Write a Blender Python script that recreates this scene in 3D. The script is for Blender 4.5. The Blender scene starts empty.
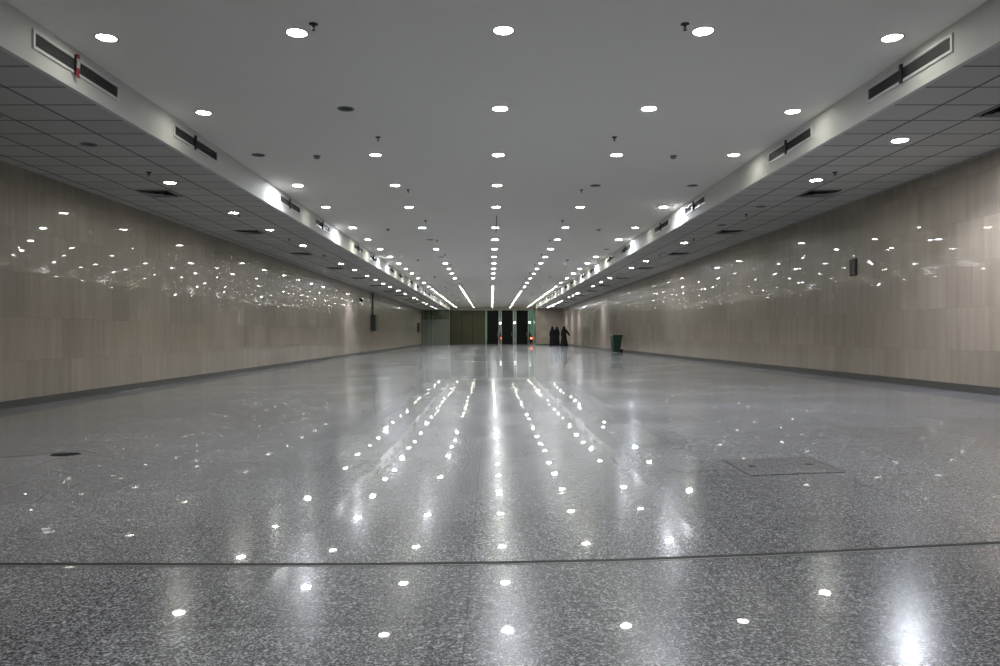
import bpy, bmesh, math, random
from mathutils import Vector, Matrix

random.seed(11)
S = bpy.context.scene
COL = S.collection
PI = math.pi

# ------------------------------------------------------------------ layout (metres; x right, y away, z up)
F = 720.0            # focal length in pixels
VX, VY = 491.0, 334.5
CAMZ = 1.184
ZC = CAMZ + 3.20     # main ceiling
ZS = CAMZ + 2.75     # lower side ceilings
XL, XR = -7.75, 7.56
LL, LR = -4.66, 4.76   # bulkhead faces
YB = -7.0            # wall behind the camera
YE = 88.0            # far end
YEL, YER = 81.0, 76.0  # ends of the side strips


def floor_z(x, y):
    hr = 0.91 + 0.0031 * (max(y, -2.0) - 10.0)
    hr = min(hr, 1.165)
    t = (x - XL) / (XR - XL)
    return t * (CAMZ - hr)


def on_floor(px, py):
    dx, dz = (px - VX) / F, -(py - VY) / F
    y = -1.05 / dz
    for _ in range(40):
        y = (floor_z(dx * y, y) - CAMZ) / dz
    return Vector((dx * y, y, floor_z(dx * y, y)))


# ------------------------------------------------------------------ materials
def mat(name):
    m = bpy.data.materials.new(name)
    m.use_nodes = True
    nt = m.node_tree
    for n in list(nt.nodes):
        nt.nodes.remove(n)
    return m, nt


def N(nt, t, **kw):
    n = nt.nodes.new(t)
    for k, v in kw.items():
        if k == 'inp':
            for a, b in v.items():
                n.inputs[a].default_value = b
        else:
            setattr(n, k, v)
    return n


def L(nt, a, b):
    nt.links.new(a, b)


def math_node(nt, op, a, b=None, c=None):
    n = N(nt, 'ShaderNodeMath', operation=op)
    for i, v in enumerate((a, b, c)):
        if v is None:
            continue
        if isinstance(v, (int, float)):
            n.inputs[i].default_value = v
        else:
            L(nt, v, n.inputs[i])
    return n.outputs[0]


def simple(name, col, rough=0.5, metal=0.0, spec=0.5, noise=0.06, nscale=9.0, coat=0.0):
    m, nt = mat(name)
    b = N(nt, 'ShaderNodeBsdfPrincipled')
    o = N(nt, 'ShaderNodeOutputMaterial')
    L(nt, b.outputs[0], o.inputs[0])
    b.inputs['Roughness'].default_value = rough
    b.inputs['Metallic'].default_value = metal
    b.inputs['Specular IOR Level'].default_value = spec
    b.inputs['Coat Weight'].default_value = coat
    b.inputs['Coat Roughness'].default_value = 0.05
    tc = N(nt, 'ShaderNodeTexCoord')
    nz = N(nt, 'ShaderNodeTexNoise', inp={'Scale': nscale, 'Detail': 3.0})
    L(nt, tc.outputs['Object'], nz.inputs['Vector'])
    mr = N(nt, 'ShaderNodeMapRange', inp={'To Min': 1 - noise, 'To Max': 1 + noise})
    L(nt, nz.outputs[0], mr.inputs[0])
    mx = N(nt, 'ShaderNodeVectorMath', operation='SCALE')
    mx.inputs[0].default_value = col
    L(nt, mr.outputs[0], mx.inputs['Scale'])
    L(nt, mx.outputs[0], b.inputs['Base Color'])
    return m


def emitter(name, col, strength):
    m, nt = mat(name)
    e = N(nt, 'ShaderNodeEmission')
    e.inputs[0].default_value = (*col, 1)
    e.inputs[1].default_value = strength
    o = N(nt, 'ShaderNodeOutputMaterial')
    L(nt, e.outputs[0], o.inputs[0])
    return m


def tilted_normal(nt, rnd_color, amount):
    """slightly different lie of every slab"""
    g = N(nt, 'ShaderNodeNewGeometry')
    s = N(nt, 'ShaderNodeVectorMath', operation='SUBTRACT')
    L(nt, rnd_color, s.inputs[0])
    s.inputs[1].default_value = (.5, .5, .5)
    sc = N(nt, 'ShaderNodeVectorMath', operation='SCALE')
    L(nt, s.outputs[0], sc.inputs[0])
    sc.inputs['Scale'].default_value = amount
    a = N(nt, 'ShaderNodeVectorMath', operation='ADD')
    L(nt, g.outputs['Normal'], a.inputs[0])
    L(nt, sc.outputs[0], a.inputs[1])
    nn = N(nt, 'ShaderNodeVectorMath', operation='NORMALIZE')
    L(nt, a.outputs[0], nn.inputs[0])
    return nn.outputs[0]


def line_mask(nt, coord, period, phase, width):
    """1 on a joint line, 0 elsewhere"""
    u = math_node(nt, 'ADD', coord, -phase)
    f = math_node(nt, 'PINGPONG', u, period / 2)   # 0 at the line
    return math_node(nt, 'LESS_THAN', f, width / 2)


def floor_material():
    m, nt = mat('polished_grey_granite')
    b = N(nt, 'ShaderNodeBsdfPrincipled')
    o = N(nt, 'ShaderNodeOutputMaterial')
    L(nt, b.outputs[0], o.inputs[0])
    tc = N(nt, 'ShaderNodeTexCoord')
    P = tc.outputs['Object']
    sep = N(nt, 'ShaderNodeSeparateXYZ')
    L(nt, P, sep.inputs[0])
    # speckle: two sizes of grain
    v1 = N(nt, 'ShaderNodeTexVoronoi', inp={'Scale': 170.0})
    L(nt, P, v1.inputs['Vector'])
    w1 = N(nt, 'ShaderNodeTexNoise', inp={'Scale': 105.0, 'Detail': 2.5, 'Roughness': .62})
    L(nt, P, w1.inputs['Vector'])
    cr = N(nt, 'ShaderNodeValToRGB')
    e = cr.color_ramp.elements
    e[0].position, e[0].color = .33, (.042, .044, .052, 1)
    e[1].position, e[1].color = .68, (.57, .59, .645, 1)
    x = cr.color_ramp.elements.new(.46); x.color = (.178, .184, .206, 1)
    x = cr.color_ramp.elements.new(.54); x.color = (.335, .345, .38, 1)
    L(nt, w1.outputs[0], cr.inputs[0])
    gr = N(nt, 'ShaderNodeSeparateColor')
    L(nt, v1.outputs['Color'], gr.inputs[0])
    mrv = N(nt, 'ShaderNodeMapRange', inp={'To Min': .55, 'To Max': 1.32})
    L(nt, gr.outputs[0], mrv.inputs[0])
    w2 = N(nt, 'ShaderNodeTexNoise', inp={'Scale': 42.0, 'Detail': 1.5})
    L(nt, P, w2.inputs['Vector'])
    m2 = N(nt, 'ShaderNodeMapRange', inp={'From Min': .35, 'From Max': .65, 'To Min': .72, 'To Max': 1.28})
    L(nt, w2.outputs[0], m2.inputs[0])
    grain = math_node(nt, 'MULTIPLY', mrv.outputs[0], m2.outputs[0])
    c1 = N(nt, 'ShaderNodeVectorMath', operation='SCALE')
    L(nt, cr.outputs[0], c1.inputs[0]); L(nt, grain, c1.inputs['Scale'])
    # slabs
    sx, sy = 1.27, .70
    tx = math_node(nt, 'FLOOR', math_node(nt, 'DIVIDE', math_node(nt, 'ADD', sep.outputs[0], .09), sx))
    ty = math_node(nt, 'FLOOR', math_node(nt, 'DIVIDE', math_node(nt, 'ADD', sep.outputs[1], -.48), sy))
    cmb = N(nt, 'ShaderNodeCombineXYZ')
    L(nt, tx, cmb.inputs[0]); L(nt, ty, cmb.inputs[1])
    wn = N(nt, 'ShaderNodeTexWhiteNoise', noise_dimensions='3D')
    L(nt, cmb.outputs[0], wn.inputs['Vector'])
    tone = N(nt, 'ShaderNodeMapRange', inp={'To Min': .90, 'To Max': 1.10})
    L(nt, wn.outputs['Value'], tone.inputs[0])
    big = N(nt, 'ShaderNodeTexNoise', inp={'Scale': .55, 'Detail': 4.0})
    L(nt, P, big.inputs['Vector'])
    bm_ = N(nt, 'ShaderNodeMapRange', inp={'To Min': .78, 'To Max': 1.22})
    L(nt, big.outputs[0], bm_.inputs[0])
    tt = math_node(nt, 'MULTIPLY', tone.outputs[0], bm_.outputs[0])
    jl = math_node(nt, 'MAXIMUM', line_mask(nt, sep.outputs[0], sx, -.09, .006), line_mask(nt, sep.outputs[1], sy, .48, .005))
    jf = math_node(nt, 'SUBTRACT', 1.0, math_node(nt, 'MULTIPLY', jl, .45))
    tt = math_node(nt, 'MULTIPLY', tt, jf)
    c2 = N(nt, 'ShaderNodeVectorMath', operation='SCALE')
    L(nt, c1.outputs[0], c2.inputs[0]); L(nt, tt, c2.inputs['Scale'])
    L(nt, c2.outputs[0], b.inputs['Base Color'])
    # gloss: worn polish with a broad lobe under a sharp one
    rn = N(nt, 'ShaderNodeMapRange', inp={'From Min': .3, 'From Max': .7, 'To Min': .16, 'To Max': .28})
    L(nt, big.outputs[0], rn.inputs[0])
    L(nt, rn.outputs[0], b.inputs['Roughness'])
    b.inputs['Specular IOR Level'].default_value = .3
    b.inputs['Coat Weight'].default_value = .5
    b.inputs['Coat Roughness'].default_value = .02
    b.inputs['Coat IOR'].default_value = 1.5
    nn = tilted_normal(nt, wn.outputs['Color'], .004)
    L(nt, nn, b.inputs['Coat Normal']); L(nt, nn, b.inputs['Normal'])
    return m


def wall_material(name, course, phase):
    m, nt = mat(name)
    b = N(nt, 'ShaderNodeBsdfPrincipled')
    o = N(nt, 'ShaderNodeOutputMaterial')
    L(nt, b.outputs[0], o.inputs[0])
    tc = N(nt, 'ShaderNodeTexCoord')
    P = tc.outputs['Object']
    sep = N(nt, 'ShaderNodeSeparateXYZ')
    L(nt, P, sep.inputs[0])
    w = .66
    row = math_node(nt, 'FLOOR', math_node(nt, 'DIVIDE', math_node(nt, 'ADD', sep.outputs[2], -phase), course))
    along = math_node(nt, 'ADD', sep.outputs[1], sep.outputs[0])
    off = math_node(nt, 'ADD', along, math_node(nt, 'MULTIPLY', row, .27))
    col = math_node(nt, 'FLOOR', math_node(nt, 'DIVIDE', off, w))
    cmb = N(nt, 'ShaderNodeCombineXYZ')
    L(nt, row, cmb.inputs[0]); L(nt, col, cmb.inputs[1])
    wn = N(nt, 'ShaderNodeTexWhiteNoise', noise_dimensions='3D')
    L(nt, cmb.outputs[0], wn.inputs['Vector'])
    # vertical veining, different on each slab
    mp = N(nt, 'ShaderNodeVectorMath', operation='MULTIPLY')
    L(nt, P, mp.inputs[0]); mp.inputs[1].default_value = (7.0, 7.0, .55)
    ad = N(nt, 'ShaderNodeVectorMath', operation='ADD')
    sc = N(nt, 'ShaderNodeVectorMath', operation='SCALE')
    L(nt, wn.outputs['Color'], sc.inputs[0]); sc.inputs['Scale'].default_value = 9.0
    L(nt, mp.outputs[0], ad.inputs[0]); L(nt, sc.outputs[0], ad.inputs[1])
    nz = N(nt, 'ShaderNodeTexNoise', inp={'Scale': 1.0, 'Detail': 5.0, 'Roughness': .6})
    L(nt, ad.outputs[0], nz.inputs['Vector'])
    cr = N(nt, 'ShaderNodeValToRGB')
    e = cr.color_ramp.elements
    e[0].position, e[0].color = .25, (.275, .228, .178, 1)
    e[1].position, e[1].color = .75, (.365, .313, .253, 1)
    L(nt, nz.outputs[0], cr.inputs[0])
    tone = N(nt, 'ShaderNodeMapRange', inp={'To Min': .90, 'To Max': 1.09})
    L(nt, wn.outputs['Value'], tone.inputs[0])
    jl = math_node(nt, 'MAXIMUM', line_mask(nt, sep.outputs[2], course, phase, .007), line_mask(nt, off, w, 0.0, .005))
    jf = math_node(nt, 'SUBTRACT', 1.0, math_node(nt, 'MULTIPLY', jl, .22))
    tt = math_node(nt, 'MULTIPLY', tone.outputs[0], jf)
    c2 = N(nt, 'ShaderNodeVectorMath', operation='SCALE')
    L(nt, cr.outputs[0], c2.inputs[0]); L(nt, tt, c2.inputs['Scale'])
    L(nt, c2.outputs[0], b.inputs['Base Color'])
    b.inputs['Roughness'].default_value = .3
    b.inputs['Specular IOR Level'].default_value = .25
    b.inputs['Coat Weight'].default_value = .6
    b.inputs['Coat Roughness'].default_value = .012
    nn = tilted_normal(nt, wn.outputs['Color'], .008)
    L(nt, nn, b.inputs['Coat Normal']); L(nt, nn, b.inputs['Normal'])
    return m


def tile_material():
    m, nt = mat('mineral_ceiling_tiles')
    b = N(nt, 'ShaderNodeBsdfPrincipled')
    o = N(nt, 'ShaderNodeOutputMaterial')
    L(nt, b.outputs[0], o.inputs[0])
    tc = N(nt, 'ShaderNodeTexCoord')
    P = tc.outputs['Object']
    sep = N(nt, 'ShaderNodeSeparateXYZ')
    L(nt, P, sep.inputs[0])
    ax = math_node(nt, 'ABSOLUTE', sep.outputs[0])
    px, py, ph = .70, .622, 7.38
    tx = math_node(nt, 'FLOOR', math_node(nt, 'DIVIDE', math_node(nt, 'ADD', ax, -5.40), px))
    ty = math_node(nt, 'FLOOR', math_node(nt, 'DIVIDE', math_node(nt, 'ADD', sep.outputs[1], -ph), py))
    cmb = N(nt, 'ShaderNodeCombineXYZ')
    L(nt, tx, cmb.inputs[0]); L(nt, ty, cmb.inputs[1])
    wn = N(nt, 'ShaderNodeTexWhiteNoise', noise_dimensions='3D')
    L(nt, cmb.outputs[0], wn.inputs['Vector'])
    tone = N(nt, 'ShaderNodeMapRange', inp={'To Min': .93, 'To Max': 1.05})
    L(nt, wn.outputs['Value'], tone.inputs[0])
    jl = math_node(nt, 'MAXIMUM', line_mask(nt, ax, px, 5.40, .034), line_mask(nt, sep.outputs[1], py, ph, .032))
    jf = math_node(nt, 'SUBTRACT', 1.0, math_node(nt, 'MULTIPLY', jl, .72))
    nz = N(nt, 'ShaderNodeTexNoise', inp={'Scale': 60.0, 'Detail': 2.0})
    L(nt, P, nz.inputs['Vector'])
    mr = N(nt, 'ShaderNodeMapRange', inp={'To Min': .9, 'To Max': 1.1})
    L(nt, nz.outputs[0], mr.inputs[0])
    tt = math_node(nt, 'MULTIPLY', math_node(nt, 'MULTIPLY', tone.outputs[0], jf), mr.outputs[0])
    c2 = N(nt, 'ShaderNodeVectorMath', operation='SCALE')
    c2.inputs[0].default_value = (.53, .52, .485)
    L(nt, tt, c2.inputs['Scale'])
    L(nt, c2.outputs[0], b.inputs['Base Color'])
    b.inputs['Roughness'].default_value = .85
    b.inputs['Specular IOR Level'].default_value = .2
    return m


LAMP = 93.0
M = dict(
    floor=floor_material(),
    wall_l=wall_material('polished_beige_marble', .725, .75),
    wall_r=wall_material('polished_beige_marble_wall', .69, .93),
    base=simple('dark_granite_skirting', (.062, .061, .055), .4, noise=.6, nscale=35, coat=.15),
    ceil=simple('ceiling_paint', (.86, .835, .765), .8, spec=.2, noise=.02, nscale=.6),
    face=simple('ceiling_paint_shaded', (.66, .65, .61), .7, spec=.2, noise=.02, nscale=.6),  # ceiling paint with shade put in, since lamps light the bulkheads too strongly
    tile=tile_material(),
    trim=simple('white_trim', (.72, .72, .70), .4),
    baffle=simple('lamp_baffle', (.5, .5, .48), .5),
    lens=emitter('warm_lamp', (.98, 1.0, .85), LAMP * .72),
    lens_dim=emitter('failing_lamp', (1.0, 1.0, .90), LAMP * .22),
    lens_cold=emitter('cold_lamp', (.88, .92, 1.0), LAMP * 2.5),
    lens_strong=emitter('strong_cold_lamp', (.86, .90, 1.0), LAMP * 4.4),
    lens_dead=simple('dark_unlit_lens', (.035, .036, .036), .3),
    dark=simple('dark_metal', (.035, .035, .037), .45, metal=.3),
    alu=simple('satin_aluminium', (.62, .63, .62), .3, metal=.85),
    slat=simple('grey_slats', (.24, .245, .24), .45, metal=.2),
    black=simple('plenum_black', (.02, .02, .02), .8, spec=.1),
    white=simple('white_plastic', (.55, .55, .53), .45),
    red=simple('red_tape', (.26, .035, .035), .5),
    tape=simple('white_tape', (.42, .41, .39), .5),
    gloss_black=simple('black_glass', (.008, .008, .008), .08, spec=.3, coat=.15),
    cab=simple('dark_green_cabinet_paint', (.035, .045, .035), .4),
    pipe=simple('brown_conduit_paint', (.10, .088, .07), .5),
    olive=simple('olive_panel', (.075, .072, .034), .35, noise=.15, nscale=2.5),
    greeng=simple('grey_green_glass', (.17, .19, .16), .08, noise=.12, nscale=2, coat=.6),
    greent=simple('green_transom', (.075, .11, .05), .15, noise=.2, nscale=3, coat=.5),
    doorp=simple('black_door_panel', (.008, .010, .010), .35, noise=.1, spec=.15),
    bin=simple('green_bin_plastic', (.012, .038, .024), .4, noise=.1),
    binlid=simple('dark_bin_lid', (.010, .028, .018), .4, noise=.1),
    rubber=simple('black_rubber', (.012, .012, .012), .7),
    cloth=simple('black_cloth', (.008, .008, .009), .85, spec=.15, noise=.2, nscale=20),
    scarf=simple('black_scarf', (.006, .006, .007), .8, spec=.15),
    skin=simple('skin', (.42, .25, .17), .5),
    hatch=simple('hatch_granite', (.27, .27, .275), .25, noise=.5, nscale=70, coat=.6),
    asphalt=simple('asphalt', (.05, .05, .05), .8),
    outw=simple('green_garden_wall', (.13, .24, .17), .8, noise=.4, nscale=1.2),
    carp=simple('dark_car_paint', (.05, .012, .012), .25, coat=.8),
    carg=simple('car_glass', (.01, .012, .014), .05),
    tail=emitter('tail_lamp', (1.0, .12, .05), 5.0),
    globe=emitter('street_lamp_globe', (.92, 1.0, .95), 3.0),
)
gm, gnt = mat('clear_glass')
gb = N(gnt, 'ShaderNodeBsdfPrincipled', inp={'Base Color': (.95, 1, .97, 1), 'Roughness': .0, 'Transmission Weight': 1.0, 'IOR': 1.45})
go = N(gnt, 'ShaderNodeOutputMaterial')
L(gnt, gb.outputs[0], go.inputs[0])
M['glass'] = gm


# ------------------------------------------------------------------ mesh building
class MB:
    def __init__(self):
        self.v, self.f = [], []

    def quad(self, a, b, c, d):
        n = len(self.v)
        self.v += [tuple(a), tuple(b), tuple(c), tuple(d)]
        self.f.append((n, n + 1, n + 2, n + 3))

    def box(self, x0, x1, y0, y1, z0, z1, mx=None):
        n = len(self.v)
        p = [(x, y, z) for z in (z0, z1) for y in (y0, y1) for x in (x0, x1)]
        if mx is not None:
            p = [tuple(mx @ Vector(q)) for q in p]
        self.v += p
        for q in ((0, 2, 3, 1), (4, 5, 7, 6), (0, 1, 5, 4), (2, 6, 7, 3), (0, 4, 6, 2), (1, 3, 7, 5)):
            self.f.append(tuple(n + i for i in q))

    def loft(self, rings, cap0=True, cap1=True):
        n0 = len(self.v)
        k = len(rings[0])
        for r in rings:
            self.v += [tuple(p) for p in r]
        for i in range(len(rings) - 1):
            for j in range(k):
                a, b = n0 + i * k + j, n0 + i * k + (j + 1) % k
                self.f.append((a, b, b + k, a + k))
        if cap0:
            self.f.append(tuple(n0 + j for j in reversed(range(k))))
        if cap1:
            self.f.append(tuple(n0 + (len(rings) - 1) * k + j for j in range(k)))

    def lathe(self, prof, seg=16, c=(0, 0, 0), cap0=True, cap1=True):
        rings = [[(c[0] + r * math.cos(2 * PI * j / seg), c[1] + r * math.sin(2 * PI * j / seg), c[2] + z) for j in range(seg)] for r, z in prof]
        self.loft(rings, cap0, cap1)

    def tube(self, pts, r, seg=8):
        pts = [Vector(p) for p in pts]
        rings = []
        for i, p in enumerate(pts):
            d = (pts[min(i + 1, len(pts) - 1)] - pts[max(i - 1, 0)]).normalized()
            u = d.orthogonal().normalized()
            w = d.cross(u)
            rr = r[i] if isinstance(r, (list, tuple)) else r
            rings.append([p + (u * math.cos(2 * PI * j / seg) + w * math.sin(2 * PI * j / seg)) * rr for j in range(seg)])
        # keep rings from twisting
        for i in range(1, len(rings)):
            best = min(range(seg), key=lambda s: sum((rings[i][(j + s) % seg] - pts[i] - (rings[i - 1][j] - pts[i - 1])).length_squared for j in range(seg)))
            rings[i] = [rings[i][(j + best) % seg] for j in range(seg)]
        self.loft(rings)

    def build(self, name, m, parent=None, smooth=False, bevel=0.0):
        me = bpy.data.meshes.new(name)
        me.from_pydata(self.v, [], self.f)
        bm = bmesh.new()
        bm.from_mesh(me)
        bmesh.ops.recalc_face_normals(bm, faces=bm.faces)
        bm.to_mesh(me)
        bm.free()
        if smooth:
            for p in me.polygons:
                p.use_smooth = True
        for mm in (m if isinstance(m, (list, tuple)) else [m]):
            me.materials.append(mm)
        o = bpy.data.objects.new(name, me)
        COL.objects.link(o)
        if parent:
            o.parent = parent
        if bevel:
            md = o.modifiers.new('bevel', 'BEVEL')
            md.width = bevel
            md.segments = 2
            md.limit_method = 'ANGLE'
        return o


def empty(name, loc, rz=0.0):
    o = bpy.data.objects.new(name, None)
    o.empty_display_size = .1
    COL.objects.link(o)
    o.location = loc
    o.rotation_euler = (0, 0, rz)
    return o


def tag(o, label, cat, group=None):
    o['label'] = label
    o['category'] = cat
    if group:
        o['group'] = group
    return o


def struct(o):
    o['kind'] = 'structure'
    return o


def dup(o, loc=None, parent=None):
    c = o.copy()
    COL.objects.link(c)
    if parent:
        c.parent = parent
    if loc is not None:
        c.location = loc
    for k in ('label', 'category', 'group'):
        if k in c and parent is None:
            del c[k]
    for ch in list(o.children):
        dup(ch, None, c)
    return c


ONES = ('zeroth first second third fourth fifth sixth seventh eighth ninth tenth eleventh twelfth thirteenth fourteenth fifteenth '
        'sixteenth seventeenth eighteenth nineteenth twentieth').split()


def ordinal(n):
    if n <= 20:
        return ONES[n]
    tens = {2: 'twent', 3: 'thirt', 4: 'fort'}[n // 10]
    return tens + 'ieth' if n % 10 == 0 else tens + 'y-' + ONES[n % 10]


# ------------------------------------------------------------------ the shell
mb = MB()
xs = [XL + (XR - XL) * i / 16 for i in range(17)]
ys = [YB] + [-4 + 4 * i for i in range(int((YE + 4) / 4) + 1)]
ys = [y for y in ys if y < YE] + [YE + .2]
for i in range(len(xs)):
    for y in ys:
        mb.v.append((xs[i], y, floor_z(xs[i], y)))
ny = len(ys)
for i in range(len(xs) - 1):
    for j in range(ny - 1):
        a = i * ny + j
        mb.f.append((a, a + ny, a + ny + 1, a + 1))
struct(mb.build('floor', M['floor'], smooth=True))

def holed_sheet(x0, x1, y0, y1, z, lamps, r=.105):
    """a ceiling sheet with a round recess cut for every lamp; lamps = [(x, [y, ...]), ...]"""
    mb = MB()
    lamps = sorted(lamps)
    cx = [x0] + [(lamps[i][0] + lamps[i + 1][0]) / 2 for i in range(len(lamps) - 1)] + [x1]
    for i, (lx, yy) in enumerate(lamps):
        a, b = cx[i], cx[i + 1]
        yy = sorted(yy)
        cy = [y0] + [(yy[k] + yy[k + 1]) / 2 for k in range(len(yy) - 1)] + [y1]
        for k, ly in enumerate(yy):
            c, d = cy[k], cy[k + 1]
            ang = [2 * PI * j / 20 for j in range(20)] + [math.atan2(q - ly, p - lx) % (2 * PI) for p in (a, b) for q in (c, d)]
            ang = sorted(ang)
            inner, outer = [], []
            for t in ang:
                u, v = math.cos(t), math.sin(t)
                m_ = min(((b if u > 0 else a) - lx) / u if abs(u) > 1e-9 else 1e9, ((d if v > 0 else c) - ly) / v if abs(v) > 1e-9 else 1e9)
                inner.append((lx + r * u, ly + r * v, z)); outer.append((lx + m_ * u, ly + m_ * v, z))
            for j in range(len(ang)):
                n = (j + 1) % len(ang)
                if (Vector(outer[j]) - Vector(outer[n])).length < 1e-6:
                    continue
                mb.quad(inner[j], outer[j], outer[n], inner[n])
    mb.box(x0, x1, y0, y1, z + .12, z + .2)
    return mb


# downlight positions
DS = [7.58 + 2.63 * i for i in range(5)] + [21.6 + 2.7 * i for i in range(7)] + [41.0, 44.6] + [48.2 + 2.7 * i for i in range(15)]
DSL = [7.6, 10.42, 13.05, 16.3, 18.95, 22.3, 25.2, 28.0, 30.75, 33.8, 36.3, 38.9] + [y + .6 for y in DS[12:]]
ROWX = (-4.15, -2.06, .13, 2.24, 4.33)
NEAR = {(0, 0): 7.77, (4, 0): 7.77, (0, 1): 10.40, (4, 1): 10.34, (1, 0): 7.64, (3, 0): 7.60}
ROWY = [[NEAR.get((r_, i), y) for i, y in enumerate(DS) if y < YE - 1.2] for r_ in range(5)]
BEHIND = (4.95, 2.32)
STRIPY = {'left': [(i, y) for i, y in enumerate(DSL) if i > 0 and y < YEL - 1], 'right': [(i, y) for i, y in enumerate(DS) if i > 0 and y < YER - 1]}

struct(holed_sheet(LL - .02, LR + .02, YB, YE + .3, ZC, [(x, list(BEHIND) + ROWY[k]) for k, x in enumerate(ROWX)]).build('ceiling', M['ceil']))
for side, x0, x1, y1, lx in (('left', XL, LL, YEL, -5.82), ('right', LR, XR, YER, 5.80)):
    mb = holed_sheet(x0 - (.1 if side == 'left' else -.06), x1 - (.06 if side == 'left' else -.1), YB, y1, ZS, [(lx, [y for _, y in STRIPY[side]])])
    struct(mb.build('ceiling_' + side, M['tile']))
    # bulkhead face
    mb = MB()
    if side == 'left':
        mb.box(LL - .06, LL, YB, YEL + .2, ZS - .006, ZC)
    else:
        mb.box(LR, LR + .06, YB, YER + .25, ZS - .006, ZC)
    struct(mb.build('trim_bulkhead_' + side, M['face']))

mb = MB(); mb.box(XL - .2, XL, YB, YEL + .2, -.3, ZS + .3)
struct(mb.build('wall_left', M['wall_l']))
mb = MB(); mb.box(XR, XR + .2, YB, YER + .2, -.3, ZS + .3)
struct(mb.build('wall_right', M['wall_r']))
mb = MB(); mb.box(XL - .2, XR + .2, YB - .2, YB, -.3, ZC + .2)
struct(mb.build('wall_back', M['wall_l']))

# skirtings follow the floor
def skirting(side, x0, x1, ya, yb, hgt=.122):
    mb = MB()
    rings = []
    y = ya
    while True:
        z = floor_z(x0 if side == 'left' else x1, y)
        rings.append([(x0, y, z - .05), (x1, y, z - .05), (x1, y, z + hgt), (x0, y, z + hgt)])
        if y >= yb:
            break
        y = min(y + 4, yb)
    mb.loft(rings)
    return struct(mb.build('baseboard_' + side, M['base']))


skirting('left', XL, XL + .022, YB, YEL)
skirting('right', XR - .022, XR, YB, YER)

# ------------------------------------------------------------------ far end
# right end wall (beige stone), left end (grey-green glazing under a green transom)
mb = MB(); mb.box(LR, XR, YER, YER + .25, -.2, ZC)
struct(mb.build('wall_end_right', M['wall_r']))
mb = MB(); zb = floor_z(6, YER)
mb.box(LR, XR - .02, YER - .022, YER, zb - .02, zb + .13)
struct(mb.build('baseboard_end_right', M['base']))
mb = MB(); mb.box(XL, LL, YEL, YEL + .2, -.2, CAMZ + 1.62)
struct(mb.build('wall_end_left', M['greeng']))
mb = MB(); mb.box(XL, LL, YEL, YEL + .2, CAMZ + 1.62, ZS + .1)
struct(mb.build('wall_end_transom', M['greent']))
mb = MB()
for xx in (XL + .12, XL + .75, XL + 1.15, LL - .06):
    mb.box(xx, xx + .06, YEL - .05, YEL, 0, ZS)
mb.box(XL, LL, YEL - .04, YEL, CAMZ + 1.58, CAMZ + 1.66)
struct(mb.build('trim_end_left', M['slat']))
# returns of the side ends
EL, ER = LL - .38, LR + .52
mb = MB(); mb.box(EL - .25, EL, YEL + .2, YE, -.2, ZC)
struct(mb.build('wall_return_left', M['olive']))
mb = MB(); mb.box(ER, ER + .25, YER + .25, YE, -.2, ZC)
struct(mb.build('wall_return_right', M['wall_r']))
mb = MB(); mb.box(EL, LL - .02, YEL + .2, YE + .3, ZC, ZC + .1); mb.box(LR + .02, ER, YER + .25, YE + .3, ZC, ZC + .1)
struct(mb.build('ceiling_end', M['ceil']))
mb = MB()
mb.box(EL, ER, YE - .25, YE + .3, CAMZ + 2.95, ZC)
struct(mb.build('trim_end_beam', M['ceil']))


def fx(px, y=YE):
    return (px - VX) * y / F


zf = -.02
mb = MB(); mb.box(EL, fx(485.6), YE, YE + .2, zf, CAMZ + 3.0)
struct(mb.build('wall_end', M['olive']))
mb = MB()
for px in (461.5, 472.3):
    mb.box(fx(px), fx(px) + .07, YE - .03, YE, 0, CAMZ + 2.95)
struct(mb.build('trim_end_seams', M['dark']))
mb = MB(); mb.box(EL, fx(485.6), YE - .03, YE, zf, .16)
struct(mb.build('baseboard_end', M['base']))
doors = [(487.2, 498.6), (501.6, 513.0), (516.2, 527.9)]
for i, (a, b) in enumerate(doors):
    d = MB(); d.box(fx(a), fx(b), YE + .02, YE + .09, zf, CAMZ + 2.95)
    dr = struct(d.build('door_%d' % (i + 1), M['doorp'], bevel=.01))
    h = MB(); hx = fx(b) - .14
    h.tube([(hx, YE + .02, .95), (hx, YE - .05, .98), (hx, YE - .05, 1.42), (hx, YE + .02, 1.45)], .014, 8)
    h.build('handle', M['alu'], dr, smooth=True)
mb = MB()
for px in (485.6, 498.6, 501.1, 513.0, 515.7, 527.9, 533.2):
    mb.box(fx(px), fx(px) + .075, YE - .02, YE + .1, zf, CAMZ + 2.95)
struct(mb.build('trim_end_mullions', M['alu']))
for i, (a, b) in enumerate(((499.2, 501.1), (513.6, 515.7), (528.6, 534.2))):
    g = MB(); g.box(fx(a), min(fx(b), ER), YE + .05, YE + .062, zf, CAMZ + 2.95)
    struct(g.build('window_%d' % (i + 1), M['glass']))

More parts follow.
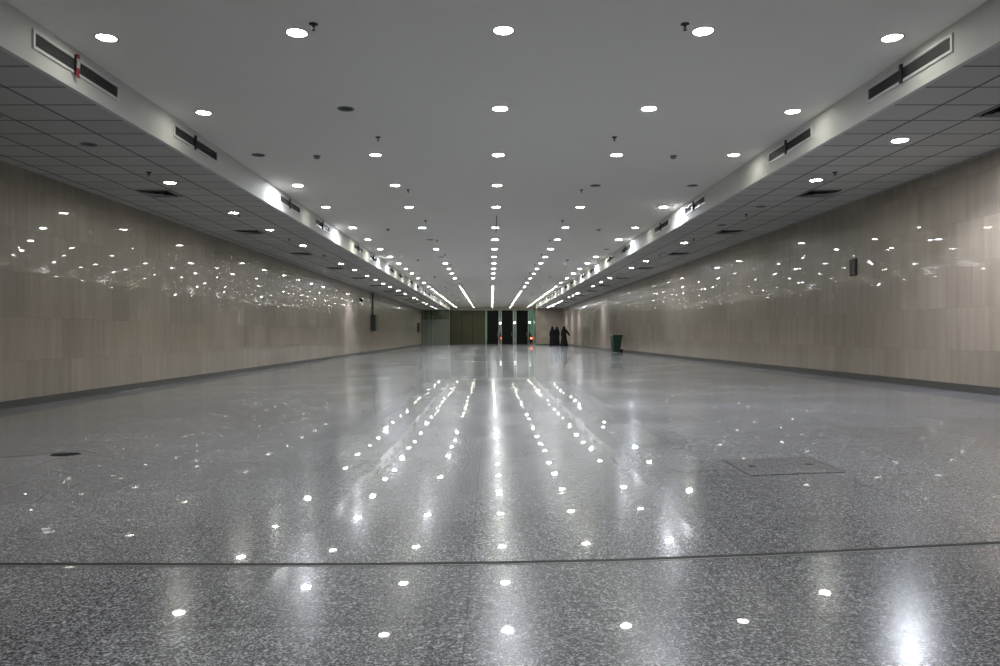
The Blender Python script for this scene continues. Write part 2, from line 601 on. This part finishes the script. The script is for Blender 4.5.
# outside: forecourt, planted wall, lamp posts and cars seen through the gaps
mb = MB(); mb.box(-30, 30, YE + .2, YE + 40, -.14, -.02)
struct(mb.build('pavement', M['asphalt']))
mb = MB(); mb.box(-14, 16, YE + 20, YE + 20.4, -.1, 5.2)
struct(mb.build('wall_garden', M['outw']))
sl = None
for i, (px, py) in enumerate(((500.2, 324.0), (514.6, 323.6), (529.6, 323.2))):
    y = YE + 5.5
    x, z = (px - VX) * y / F, CAMZ + (VY - py) * y / F
    r = empty('street_lamp', (x, y, -.02))
    p = MB(); p.lathe([(.09, 0), (.09, .05), (.045, .1), (.035, z - .08), (.06, z - .06), (.06, z)], 12); p.build('pole', M['alu'], r, smooth=True)
    g = MB(); g.lathe([(.02, z - .02), (.11, z + .03), (.15, z + .13), (.11, z + .23), (.02, z + .28)], 14); g.build('lamp_shade', M['globe'], r, smooth=True)
    tag(r, 'white globe lamp on a post outside, seen through the ' + ('left', 'middle', 'right')[i] + ' gap between the black doors', 'street lamp', 'globe lamps outside the doors')


def car(x, y, rz, label):
    r = empty('parked_car', (x, y, -.02), rz)
    b = MB()   # body: half sections along the length (local y)
    secs = [(-2.05, .78, .38, .72), (-1.95, .84, .28, .92), (-1.3, .86, .24, .98), (0, .87, .22, .98), (1.2, .86, .24, .92), (1.9, .82, .28, .78), (2.08, .74, .38, .66)]
    rings = []
    for (yy, w, z0, z1) in secs:
        rings.append([(-w * .92, yy, z0), (w * .92, yy, z0), (w, yy, z0 + .15), (w, yy, z1 - .12), (w * .88, yy, z1), (-w * .88, yy, z1), (-w, yy, z1 - .12), (-w, yy, z0 + .15)])
    b.loft(rings); b.build('body', M['carp'], r, smooth=True)
    c = MB()
    rings = []
    for (z, y0, y1, w) in ((.94, -1.55, 1.05, .78), (1.2, -1.3, .55, .70), (1.40, -.95, .15, .60)):
        rings.append([(-w, y0, z), (w, y0, z), (w, y1, z), (-w, y1, z)])
    c.loft(rings); c.build('cabin_glass', M['carg'], r, bevel=.04)
    t = MB(); t.box(-.60, .60, -.95, .15, 1.392, 1.44); t.build('roof', M['carp'], r, bevel=.02)
    for sx in (-1, 1):
        l = MB(); l.box(sx * .68 - .13, sx * .68 + .13, -2.07, -1.98, .62, .80); l.build('tail_lamp', M['tail'], r, bevel=.01)
        for yy in (-1.3, 1.3):
            w = MB()
            w.loft([[(sx * .70 + dx, yy + rr * math.cos(2 * PI * j / 18), .31 + rr * math.sin(2 * PI * j / 18)) for j in range(18)] for dx, rr in ((-.1, .29), (-.08, .31), (.1, .31), (.12, .29))])
            w.build('wheel', M['rubber'], r, smooth=False)
    pl = MB(); pl.box(-.26, .26, -2.075, -2.03, .48, .6); pl.build('number_plate', M['tape'], r)
    tag(r, label, 'car', 'cars parked outside')


car((500.4 - VX) * 98 / F - .55, 98.0, 0, 'dark red car outside with lit tail lamps behind the left gap between doors')
car((530.4 - VX) * 97 / F - .68, 97.0, 0, 'dark red car outside with lit tail lamps beside the beige end wall')
for x, e in ((-2, 70), (2.5, 70), (6, 90)):  # added unseen area lights that brighten the garden wall
    ld = bpy.data.lights.new('garden_wall_fill', 'AREA'); ld.energy = e; ld.size = .6; ld.color = (.85, 1, .9)
    lo = bpy.data.objects.new('garden_wall_fill', ld); COL.objects.link(lo)
    lo.location = (x, YE + 13, 4.6); lo.rotation_euler = (math.radians(55), 0, 0)

# ------------------------------------------------------------------ ceiling downlights
LENS_OFF = [(.097, .052), (.08, .054), (.045, .056), (.012, .057)]


def make_downlight(kind, seg):
    r = empty('downlight', (0, 0, 0))
    rg = MB()
    rg.lathe([(.098, .058), (.100, .0), (.103, -.004), (.120, -.004), (.124, 0)], seg, cap0=False, cap1=False)
    rg.build('trim_ring', M['slat' if kind == 'off' else 'baffle'], r, smooth=True)
    ln = MB()
    ln.lathe(LENS_OFF if kind == 'off' else [(.099, .003), (.08, .000), (.045, -.002), (.012, -.0025)], seg, cap0=False)
    ln.build('lens', {'on': M['lens'], 'dim': M['lens_dim'], 'cold': M['lens_cold'], 'strong': M['lens_strong'], 'off': M['lens_dead']}[kind], r, smooth=True)
    hs = MB()
    hs.lathe([(.108, .002), (.108, .09), (.05, .10)], seg, cap0=False)
    hs.build('housing', M['dark'], r)
    return r


protos = {}


def place_downlight(x, y, z, kind, n, where, group):
    key = (kind, y > 35)
    if key not in protos:
        protos[key] = make_downlight(kind, 10 if y > 35 else 20)
        o = protos[key]
        o.location = (x, y, z)
    else:
        o = dup(protos[key], (x, y, z))
    look = {'on': 'lit white round downlight', 'cold': 'glaring bluish-white downlight', 'strong': 'very bright bluish-white downlight', 'dim': 'faint white round downlight', 'off': 'unlit dark round downlight', }[kind]
    tag(o, '%s, %s from the camera in %s' % (look, ordinal(n), where), 'downlight', group)


rows = [
    (-4.15, 'the row beside the left bulkhead', dict(off={2}, cold={3, 5, 8, 9, 13, 15, 18, 21}, dim={0, 1, 4})),
    (-2.06, 'the row left of centre', dict(off={1, 6, 8, 13}, cold={0, 5, 9, 12, 17}, dim={2})),
    (.13, 'the centre row', dict(off={13}, cold={1, 2, 6, 10, 11, 15, 19})),
    (2.24, 'the row right of centre', dict(off={3, 15}, cold={0, 1, 7, 10, 14, 18})),
    (4.30, 'the row beside the right bulkhead', dict(off={3, 7}, cold={4, 6, 9, 11, 14, 16, 19, 22}, dim={0, 1, 2, 5})),
]
for k_, (x, where, st) in enumerate(rows):
    for i, y in enumerate(ROWY[k_]):
        k = 'off' if i in st['off'] else ('strong' if i in st.get('strong', ()) else 'cold' if i in st['cold'] else ('dim' if i in st.get('dim', ()) else 'on'))
        place_downlight(ROWX[k_], y, ZC, k, i + 1, where, 'downlights in ' + where)
for x, where, st, side in (
        (-5.82, 'the tiled strip by the left wall', dict(off={1, 6, 15, 18, 21}, cold={24}, strong={11}), 'left'),
        (5.80, 'the tiled strip by the right wall', dict(off={3, 4, 6, 9, 13, 17}, cold={8}, strong={1, 14, 19, 21, 23}), 'right')):
    for n, (i, y) in enumerate(STRIPY[side]):
        k = 'off' if i in st['off'] else ('strong' if i in st.get('strong', ()) else 'cold' if i in st['cold'] else ('dim' if i in st.get('dim', ()) else 'on'))
        place_downlight(x, y, ZS, k, n + 1, where, 'downlights in ' + where)

# the same rows go on over the camera
for x in ROWX:
    for y in BEHIND:
        ld = bpy.data.lights.new('downlight_lamp', 'AREA'); ld.shape = 'DISK'; ld.size = .21
        ld.energy = .8 * LAMP * PI * PI * .105 ** 2; ld.color = (1, .985, .90)
        lo = bpy.data.objects.new('downlight_lamp', ld); COL.objects.link(lo)
        lo.location = (x, y, ZC + .05)

# spots added under the strongest strip lamps to throw pale patches on the wall
for lx, ly, wx, wy, wz, en in ((-5.82, 38.9, XL, 39.4, .5, 75), (5.80, DS[1], XR, 11.1, .5, 42), (5.80, DS[14], XR, 48.6, .7, 60),
                               (5.80, DS[19], XR, 62.0, .6, 75), (5.80, DS[21], XR, 67.0, .6, 75), (5.80, DS[23], XR, 72.0, .5, 60)):
    ld = bpy.data.lights.new('added_wall_spot', 'SPOT'); ld.energy = en * 2.3; ld.spot_size = math.radians(62); ld.spot_blend = .8
    ld.shadow_soft_size = .05; ld.color = (.88, .90, 1.0)
    lo = bpy.data.objects.new('added_wall_spot', ld); COL.objects.link(lo)
    lo.location = (lx, ly, ZS - .06)
    lo.rotation_euler = (Vector((wx, wy, CAMZ + wz)) - lo.location).to_track_quat('-Z', 'Y').to_euler()

# ------------------------------------------------------------------ slot diffusers in the bulkheads
def make_slot(side):
    s = 1 if side == 'left' else -1     # the face looks towards +x on the left
    r = empty('slot_diffuser', (0, 0, 0))
    Lh, Hh = .84, .098
    f = MB()
    f.box(0, s * .018, -Lh, Lh, Hh - .03, Hh); f.box(0, s * .018, -Lh, Lh, -Hh, -Hh + .03)
    f.box(0, s * .018, -Lh, -Lh + .03, -Hh + .03, Hh - .03); f.box(0, s * .018, Lh - .03, Lh, -Hh + .03, Hh - .03)
    f.build('frame', M['trim'], r)
    p = MB(); p.box(0, s * .002, -Lh + .03, Lh - .03, -Hh + .03, Hh - .03); p.build('plenum', M['black'], r)
    for k in range(7):
        z = -.057 + .019 * k
        b = MB()
        b.v += [(s * .003, -Lh + .03, z + .007), (s * .003, Lh - .03, z + .007), (s * .016, Lh - .03, z - .005), (s * .016, -Lh + .03, z - .005),
                (s * .003, -Lh + .03, z + .004), (s * .003, Lh - .03, z + .004), (s * .016, Lh - .03, z - .008), (s * .016, -Lh + .03, z - .008)]
        b.f += [(0, 1, 2, 3), (7, 6, 5, 4), (0, 3, 7, 4), (1, 5, 6, 2), (3, 2, 6, 7), (0, 4, 5, 1)]
        b.build('slat', M['slat'], r)
    cb = -.11 if side == 'left' else .06
    c = MB(); c.box(s * .012, s * .045, cb - .02, cb + .02, -.11, .11); c.build('bracket', M['dark'], r, bevel=.004)
    return r


ypos = []
k = 0
while 8.1 + 8.55 * k < YE:
    ypos += [8.15 + 8.55 * k, 11.4 + 8.55 * k]
    k += 1
for side, x, yo in (('left', LL, 0.0), ('right', LR, .1)):
    pr = None
    yy = [y for y in ypos if y < (YEL if side == 'left' else YER) - 1.5]
    for i, y in enumerate(yy):
        loc = (x, y + yo, CAMZ + 3.01)
        if pr is None:
            o = pr = make_slot(side); o.location = loc
        else:
            o = dup(pr, loc)
        lab = 'long slotted air grille, %s from the camera in the %s bulkhead face' % (ordinal(i + 1), side)
        if i == 0 and side == 'left':
            lab = 'long slotted air grille with red and white tape, nearest in the left bulkhead face'
        tag(o, lab, 'air grille', 'slot grilles in the %s bulkhead' % side)
# barrier tape tied on the first one
b = MB()
X0 = LL + .0455
for i, (za, zb_, ya, yb) in enumerate(((.125, .08, 0, .012), (.08, .03, .012, .018), (.03, -.03, .018, .008), (-.03, -.085, .008, -.006), (-.085, -.135, -.006, .01))):
    b.loft([[(X0, ya - .024, za), (X0 + .006, ya - .024, za), (X0 + .012, ya + .024, za), (X0 + .004, ya + .024, za)],
            [(X0, yb - .024, zb_), (X0 + .008, yb - .024, zb_), (X0 + .014, yb + .024, zb_), (X0 + .004, yb + .024, zb_)]])
o = b.build('hanging_tape', [M['red'], M['tape']])
for i, p in enumerate(o.data.polygons):
    p.material_index = 1 if (i // 6) in (1, 2) else 0
o.location = (0, 8.03, CAMZ + 3.0)
tag(o, 'short strip of red and white tape tied over the nearest left bulkhead grille', 'tape')

# ------------------------------------------------------------------ square ceiling diffusers in the tiled strips
def make_diffuser():
    r = empty('ceiling_diffuser', (0, 0, 0))
    p = MB(); p.box(-.29, .29, -.29, .29, -.004, 0); p.build('plenum', M['black'], r)
    f = MB()
    for a in range(4):
        mx = Matrix.Rotation(a * PI / 2, 4, 'Z')
        f.box(-.31, .31, .27, .31, -.018, 0, mx)
    f.build('frame', M['slat'], r)
    for a, (o_, i_) in enumerate(((.262, .205), (.20, .14), (.135, .075))):
        v = MB()
        q = lambda h, z: [(-h, -h, z), (h, -h, z), (h, h, z), (-h, h, z)]
        v.loft([q(o_, -.034), q(i_, -.006), q(i_ - .003, -.006), q(o_ - .006, -.036)], False, False)
        v.build('vane', M['slat'], r)
    c = MB(); c.loft([[(-.065, -.065, -.006), (.065, -.065, -.006), (.065, .065, -.006), (-.065, .065, -.006)], [(-.07, -.07, -.034), (.07, -.07, -.034), (.07, .07, -.034), (-.07, .07, -.034)]])
    c.build('core', M['slat'], r)
    return r


pd = None
for side, x, yend in (('left', -6.45, YEL), ('right', 6.37, YER)):
    y, n = 8.75, 0
    while y < yend - 1.5:
        n += 1
        loc = (x, y, ZS)
        if pd is None:
            o = pd = make_diffuser(); o.location = loc
        else:
            o = dup(pd, loc)
        tag(o, 'square air diffuser, %s from the camera in the tiled strip by the %s wall' % (ordinal(n), side), 'air diffuser', 'square diffusers by the %s wall' % side)
        y += 5.25

# ------------------------------------------------------------------ sprinklers and smoke detectors
def make_sprinkler():
    r = empty('ceiling_sprinkler', (0, 0, 0))
    e = MB(); e.lathe([(.046, 0), (.046, -.004), (.03, -.012), (.012, -.014)], 16, cap0=False); e.build('escutcheon', M['dark'], r, smooth=True)
    h = MB(); h.lathe([(.012, -.01), (.012, -.03), (.007, -.034), (.007, -.05)], 10)
    for sx in (-1, 1):
        h.tube([(sx * .011, 0, -.028), (sx * .017, 0, -.045), (sx * .004, 0, -.064)], .003, 6)
    h.build('head', M['dark'], r, smooth=True)
    d = MB(); d.lathe([(.019, -.062), (.021, -.065), (.006, -.067)], 12); d.build('deflector', M['dark'], r)
    return r


ps = None


def sprinklers(x, z, y0, step, yend, where):
    global ps
    y, n = y0, 0
    while y < yend:
        n += 1
        yy = y
        if z == ZS:      # keep clear of the lamps in the same line
            for _, q in STRIPY['left' if x < 0 else 'right']:
                if abs(q - yy) < .24:
                    yy = q + (.26 if yy >= q else -.26)
        if ps is None:
            o = ps = make_sprinkler(); o.location = (x, yy, z)
        else:
            o = dup(ps, (x, yy, z))
        tag(o, 'dark fire sprinkler, %s from the camera %s' % (ordinal(n), where), 'sprinkler', 'sprinklers ' + where)
        y += step


sprinklers(-1.83, ZC, 7.42, 4.25, YE - 2, 'on the ceiling left of the centre lights')
sprinklers(2.0, ZC, 7.42, 4.25, YE - 2, 'on the ceiling right of the centre lights')
sprinklers(-5.8, ZS, 12.2, 4.25, YEL - 1, 'on the tiled strip by the left wall')
sprinklers(5.83, ZS, 12.2, 4.25, YER - 1, 'on the tiled strip by the right wall')
pk = None
for side, x in (('left', -3.12), ('right', 3.27)):
    for n in range(8):
        y = 12.9 + 8.95 * n
        if pk is None:
            pk = o = empty('ceiling_smoke_detector', (x, y, ZC))
            b = MB(); b.lathe([(.062, 0), (.062, -.018), (.056, -.022)], 18, cap0=False); b.build('base', M['slat'], o, smooth=True)
            d = MB(); d.lathe([(.05, -.02), (.047, -.042), (.034, -.056), (.01, -.06)], 18); d.build('sensor_dome', M['slat'], o, smooth=True)
        else:
            o = dup(pk, (x, y, ZC))
        tag(o, 'small grey smoke detector, %s from the camera on the %s half of the ceiling' % (ordinal(n + 1), side), 'smoke detector', 'smoke detectors on the %s half' % side)
mb = MB(); mb.box(.145, .17, 19.4, 22.6, ZC - .006, ZC)
struct(mb.build('trim_ceiling_slot', M['dark']))

# ------------------------------------------------------------------ on the walls
r = empty('wall_sign', (XR, 15.0, CAMZ + 1.40))
f = MB(); f.box(-.03, 0, -.135, .135, -.175, .175); f.build('frame', M['dark'], r, bevel=.006)
g = MB(); g.box(-.034, -.028, -.112, .112, -.150, .150); g.build('panel', M['gloss_black'], r)
tag(r, 'small upright black framed glossy sign plate on the right marble wall', 'sign')


def cabinet(y, label, conduit, w=.55, d=.33, h=1.05, zc=.75):
    r = empty('wall_cabinet', (XL, y, CAMZ + zc - h / 2))
    b = MB(); b.box(0, d - .03, -w, w, 0, h); b.build('body', M['cab'], r, bevel=.01)
    dr = MB(); dr.box(d - .03, d, -w + .01, w - .01, .01, h - .01); dd = dr.build('door', M['cab'], r, bevel=.008)
    k = MB(); k.lathe([(.02, 0), (.02, .02)], 10, (0, 0, 0)); kk = k.build('handle', M['alu'], dd)
    kk.rotation_euler = (0, PI / 2, 0); kk.location = (d, w - .12, h / 2)
    if conduit:
        c = MB(); c.tube([(.06, 0, h), (.06, 0, ZS - (CAMZ + zc - h / 2))], .045, 10); c.build('conduit', M['pipe'], r, smooth=True)
    tag(r, label, 'cabinet')


cabinet(46.9, 'dark wall cabinet with a conduit rising to the ceiling on the left marble wall', True)
cabinet(76.0, 'small dark wall cabinet without conduit far along the left wall', False, d=.2, h=1.0, w=.4, zc=.72)


def wall_camera(loc, label):
    r = empty('wall_camera', loc)
    b = MB(); b.box(0, .03, -.05, .05, -.06, .06); b.build('bracket', M['dark'], r, bevel=.005)
    a = MB(); a.tube([(.02, 0, 0), (.09, 0, 0), (.12, 0, -.04)], .018, 8); a.build('arm', M['dark'], r, smooth=True)
    c = MB(); c.loft([[(.13 + .075 * math.cos(2 * PI * j / 12), yy, -.09 + .075 * math.sin(2 * PI * j / 12)) for j in range(12)] for yy in (-.20, .16)])
    c.build('housing', M['dark'], r, bevel=.008)
    l = MB(); l.loft([[(.13 + rr * math.cos(2 * PI * j / 12), yy, -.09 + rr * math.sin(2 * PI * j / 12)) for j in range(12)] for yy, rr in ((-.2, .055), (-.212, .05))])
    l.build('lens', M['gloss_black'], r)
    tag(r, label, 'camera')


wall_camera((XL, 42.5, CAMZ + 2.1), 'small dark camera on the left marble wall just before the conduit')
r = empty('ceiling_camera', (-6.35, YEL - 2.0, ZS))
b = MB(); b.lathe([(.03, 0), (.03, -.35), (.10, -.37), (.12, -.42)], 12, cap0=False); b.build('bracket', M['dark'], r, smooth=True)
b = MB(); b.lathe([(.15, -.41), (.15, -.47), (.12, -.56), (.05, -.61), (.01, -.62)], 14); b.build('housing', M['dark'], r, smooth=True)
tag(r, 'dark dome camera hanging from the tiled ceiling before the green end panel', 'camera')

# ------------------------------------------------------------------ in the floor
def strip(points, wpx, name, m, lift=.0012):
    b = MB()
    top, bot = [], []
    for (px, py) in points:
        top.append(on_floor(px, py - wpx / 2) + Vector((0, 0, lift)))
        bot.append(on_floor(px, py + wpx / 2) + Vector((0, 0, lift)))
    for i in range(len(points) - 1):
        b.quad(top[i], top[i + 1], bot[i + 1], bot[i])
    return b.build(name, m)


EXT = [(-150, 566), (0, 564.2), (125, 564.3), (250, 564.6), (375, 564.2), (500, 562.7), (615, 560.3), (770, 554.4), (880, 549), (1000, 542.7), (1150, 534)]
struct(strip(EXT, 2.5, 'trim_expansion_joint', M['rubber']))
struct(strip([(x, y + 1.6) for x, y in EXT], .9, 'trim_joint_edge', M['slat']))

# access hatch
A, B, C = on_floor(722, 460), on_floor(750, 475.8), on_floor(846, 472.2)
D = A + (C - B)
cen = (A + C) / 2
r = empty('floor_hatch', cen)
slab = MB()
q = [p - cen for p in (A, B, C, D)]
ins = lambda k, z: [p * k + Vector((0, 0, z)) for p in q]
slab.loft([ins(.985, -.02), ins(.985, .0022)])
slab.build('cover', M['floor'], r)
fr = MB()
for i in range(4):
    a0, a1, b0, b1 = q[i], q[(i + 1) % 4], q[i] * .975, q[(i + 1) % 4] * .975
    up = Vector((0, 0, .0030))
    fr.quad(a0 + up, a1 + up, b1 + up, b0 + up)
fr.build('frame', M['dark'], r)
for (px, py) in ((752, 466.5), (809, 464.6)):
    c = on_floor(px, py) - cen
    h = MB(); h.lathe([(.028, .0024), (.03, .0036), (.012, .0036)], 12, tuple(c)); h.build('lifting_hole', M['rubber'], r)
tag(r, 'square granite access hatch with dark edge and two lifting holes in the floor', 'floor hatch')

# drain slot on the left
c = on_floor(66, 454.4)
r = empty('floor_drain', c)
f = MB()
ww, dd = .135, .085
f.lathe([(1.0, 0), (1.0, .004), (.9, .004)], 20)
f.v = [(x * ww, y * dd, z) for x, y, z in f.v]
f.build('rim', M['dark'], r)
f = MB(); f.lathe([(.86, .0042), (.86, .005)], 20); f.v = [(x * ww, y * dd, z) for x, y, z in f.v]
f.build('grate', M['black'], r)
for k in range(-3, 4):
    b = MB(); hw = dd * .8 * math.sqrt(1 - (k / 4.2) ** 2)
    b.box(k * .03 - .005, k * .03 + .005, -hw, hw, .005, .008); b.build('bar', M['dark'], r)
tag(r, 'oval dark drain plate set in the polished floor near the left wall', 'floor drain')
struct(strip([(0, 457.2), (30, 455.4), (52, 452.6), (80, 449.6), (97, 453.6)], .9, 'trim_floor_crack', M['slat']))

# ------------------------------------------------------------------ wheeled bin
c = Vector((7.05, 40.5, floor_z(7.05, 40.5)))
r = empty('wheeled_bin', (c.x, c.y, c.z), math.radians(8))
b = MB()
rr = lambda hx, hy, z, cx=0: [(cx - hx, -hy + .05, z), (cx - hx + .05, -hy, z), (cx + hx - .05, -hy, z), (cx + hx, -hy + .05, z), (cx + hx, hy - .05, z), (cx + hx - .05, hy, z), (cx - hx + .05, hy, z), (cx - hx, hy - .05, z)]
b.loft([rr(.20, .20, .03, -.03), rr(.21, .21, .08, -.03), rr(.265, .26, .86, 0), rr(.285, .28, .88, 0), rr(.285, .28, .93, 0)])
b.build('body', M['bin'], r)
l = MB(); l.loft([rr(.295, .285, .93, .01), rr(.30, .29, .955, .01), rr(.27, .26, .985, .0), rr(.18, .17, 1.0, 0)]); l.build('lid', M['binlid'], r)
h = MB(); h.tube([(.29, -.2, .92), (.36, -.2, .95), (.36, .2, .95), (.29, .2, .92)], .017, 8); h.build('handle', M['binlid'], r, smooth=True)
for sy in (-1, 1):
    w = MB(); w.loft([[(.22 + q_ * math.cos(2 * PI * j / 18), sy * .235 + dy, .1 + q_ * math.sin(2 * PI * j / 18)) for j in range(18)] for dy, q_ in ((-.025, .085), (-.02, .1), (.02, .1), (.025, .085))]); w.build('wheel', M['rubber'], r)
a = MB(); a.tube([(.22, -.22, .1), (.22, .22, .1)], .012, 8); a.build('axle', M['alu'], r)
tag(r, 'dark green wheeled rubbish bin standing by the right marble wall', 'bin')

# ------------------------------------------------------------------ three people in black
def person(px, feet_py, head_py, face, stride, arm_out, label, flare=1.0):
    base = on_floor(px, feet_py)
    k = (feet_py - head_py) * base.y / F / 1.72     # scale against a 1.72 m figure
    pts, rad, edg = [], [], []

    def P(x, y, z, r_, parent=None):
        pts.append((x, y, z)); rad.append(r_)
        if parent is not None:
            edg.append((parent, len(pts) - 1))
        return len(pts) - 1
    pel = P(0, 0, .93, .14)
    w = P(0, .0, 1.10, .12, pel); ch = P(0, .01, 1.30, .145, w); nk = P(0, .0, 1.46, .055, ch); jaw = P(0, -.015, 1.55, .07, nk)
    P(0, 0, 1.64, .088, jaw)
    for s in (-1, 1):
        st = s * stride
        hp = P(s * .09, 0, .86, .10, pel); kn = P(s * .09, -st * .6 - .02, .48, .062, hp); an = P(s * .09, -st * .9 + .02, .09, .042, kn); P(s * .10, -st * .9 - .16, .035, .034, an)
        sh = P(s * .15, .01, 1.38, .055, ch)
        if arm_out == s:
            el = P(s * .31, .04, 1.16, .045, sh); wr = P(s * .43, -.04, .98, .03, el); pm = P(s * .47, -.06, .93, .03, wr); dx_, dz_ = .45, -.9
        else:
            el = P(s * .195, .03, 1.13, .045, sh); wr = P(s * .21, -.06 - st * .2, .90, .03, el); pm = P(s * .21, -.08 - st * .2, .83, .03, wr); dx_, dz_ = 0, -1
        b0 = pts[pm]
        for q_, ln in ((-.03, .07), (-.01, .085), (.01, .08), (.03, .065)):
            a_ = P(b0[0] + s * dx_ * .05, b0[1] + q_, b0[2] + dz_ * .045, .009, pm)
            P(b0[0] + s * dx_ * .09, b0[1] + q_ * 1.1 - .015, b0[2] + dz_ * (.045 + ln * .6), .008, a_)
        a_ = P(b0[0] - s * .01, b0[1] - .05, b0[2] - .005, .010, pm); P(b0[0] - s * .015, b0[1] - .065, b0[2] - .045, .008, a_)
    me = bpy.data.meshes.new('person')
    me.from_pydata(pts, edg, [])
    o = bpy.data.objects.new('person', me)
    COL.objects.link(o)
    me.materials.append(M['skin'])
    sk = o.modifiers.new('skin', 'SKIN')
    for v, q_ in zip(me.skin_vertices[0].data, rad):
        v.radius = (q_, q_)
    me.skin_vertices[0].data[0].use_root = True
    ss = o.modifiers.new('sub', 'SUBSURF'); ss.levels = 1; ss.render_levels = 1
    o.location = base; o.scale = (k, k, k); o.rotation_euler = (0, 0, face)
    # long robe with hanging folds
    seg = 28
    ab = MB(); rings = []
    for (z, rx, ry, cy, fold) in ((.012, .262, .26, .0, .04), (.05, .26, .257, .0, .04), (.25, .245, .235, .0, .032), (.5, .23, .205, .0, .022), (.8, .215, .175, .0, .012), (.95, .215, .17, 0, .006), (1.12, .21, .158, .005, .003), (1.30, .205, .155, .01, 0), (1.39, .175, .135, .01, 0), (1.44, .13, .10, .01, 0), (1.48, .075, .075, .005, 0)):
        rg = []
        for j in range(seg):
            a_ = 2 * PI * j / seg
            fl = 1 + (flare - 1) * max(0.0, 1 - z / .9)
            f_ = fl + fold / .29 * math.sin(a_ * 7 + z * 2 + px)
            rg.append((rx * f_ * math.cos(a_) + .0, ry * f_ * math.sin(a_) * (1 + stride * .5 * (1 - z)) + cy, z))
        rings.append(rg)
    ab.loft(rings, False, False)
    ab.build('abaya', M['cloth'], o, smooth=True)
    for s in (-1, 1):
        sl_ = MB(); st = s * stride
        if arm_out == s:
            sl_.tube([(s * .15, .01, 1.40), (s * .23, .03, 1.30), (s * .32, .04, 1.15), (s * .42, -.03, 1.0), (s * .445, -.045, .965)], [.08, .085, .085, .08, .085], 12)
        else:
            sl_.tube([(s * .13, .01, 1.39), (s * .175, .02, 1.28), (s * .195, .03, 1.13), (s * .205, -.03 - st * .15, .96), (s * .21, -.055 - st * .2, .89)], [.06, .068, .066, .06, .066], 12)
        sl_.build('sleeve', M['cloth'], o, smooth=True)
    sc = MB(); rings = []
    for (z, rx, ry, cy) in ((1.22, .225, .175, .02), (1.34, .215, .165, .02), (1.43, .195, .145, .015), (1.50, .145, .125, .012), (1.57, .120, .124, .014), (1.64, .113, .124, .016), (1.69, .092, .100, .016), (1.722, .05, .055, .016), (1.73, .012, .012, .016)):
        rg = []
        for j in range(22):
            a_ = 2 * PI * j / 22
            yy = ry * math.sin(a_)
            if 1.52 < z < 1.68 and yy < 0:
                yy *= .62           # open at the face
            rg.append((rx * math.cos(a_), yy + cy, z))
        rings.append(rg)
    sc.loft(rings, False, True)
    sc.build('headscarf', M['scarf'], o, smooth=True)
    for s in (-1, 1):
        st = s * stride
        sh = MB(); cx, cy = s * .10, -st * .9 - .07
        sh.loft([[(cx + rx_ * math.cos(2 * PI * j / 12), cy + ry_ * math.sin(2 * PI * j / 12), z) for j in range(12)] for z, rx_, ry_ in ((.002, .045, .125), (.03, .047, .128), (.06, .04, .11), (.085, .03, .06))])
        sh.build('shoe', M['rubber'], o, smooth=True)
    tag(o, label, 'person', 'three people in black robes')
    return o


person(552.3, 346.0, 326.6, PI * 1.0, .10, 0, 'person in a long black robe and headscarf, leftmost of the three walking together')
person(556.8, 345.7, 326.6, PI * 1.02, -.10, 0, 'person in a long black robe and headscarf, middle of the three walking together')
person(564.0, 346.5, 326.2, PI * .98, .12, -1, 'person in black robe holding one arm out, rightmost of the three near the wall', 1.3)

# ------------------------------------------------------------------ world, camera, colour
w = bpy.data.worlds.new('night')
S.world = w
w.use_nodes = True
bg = w.node_tree.nodes.get('Background')
bg.inputs[0].default_value = (.012, .016, .022, 1)
bg.inputs[1].default_value = .4
cam = bpy.data.cameras.new('camera')
co = bpy.data.objects.new('camera', cam)
COL.objects.link(co)
co.location = (0, 0, CAMZ)
co.rotation_euler = (PI / 2, 0, 0)
cam.sensor_fit = 'HORIZONTAL'
cam.sensor_width = 36.0
cam.lens = 36.0 * F / 1000
cam.shift_x = (500 - VX) / 1000
cam.shift_y = (VY - 333) / 1000
cam.clip_end = 400
S.camera = co
S.view_settings.view_transform = 'Standard'
S.view_settings.look = 'None'
S.view_settings.exposure = 1.03
S.view_settings.gamma = 1.0
S.view_settings.use_curve_mapping = False
S.cycles.use_denoising = True
S.cycles.max_bounces = 10
S.cycles.diffuse_bounces = 6
S.cycles.glossy_bounces = 5
S.cycles.use_light_tree = True
S.cycles.sample_clamp_indirect = 12.0
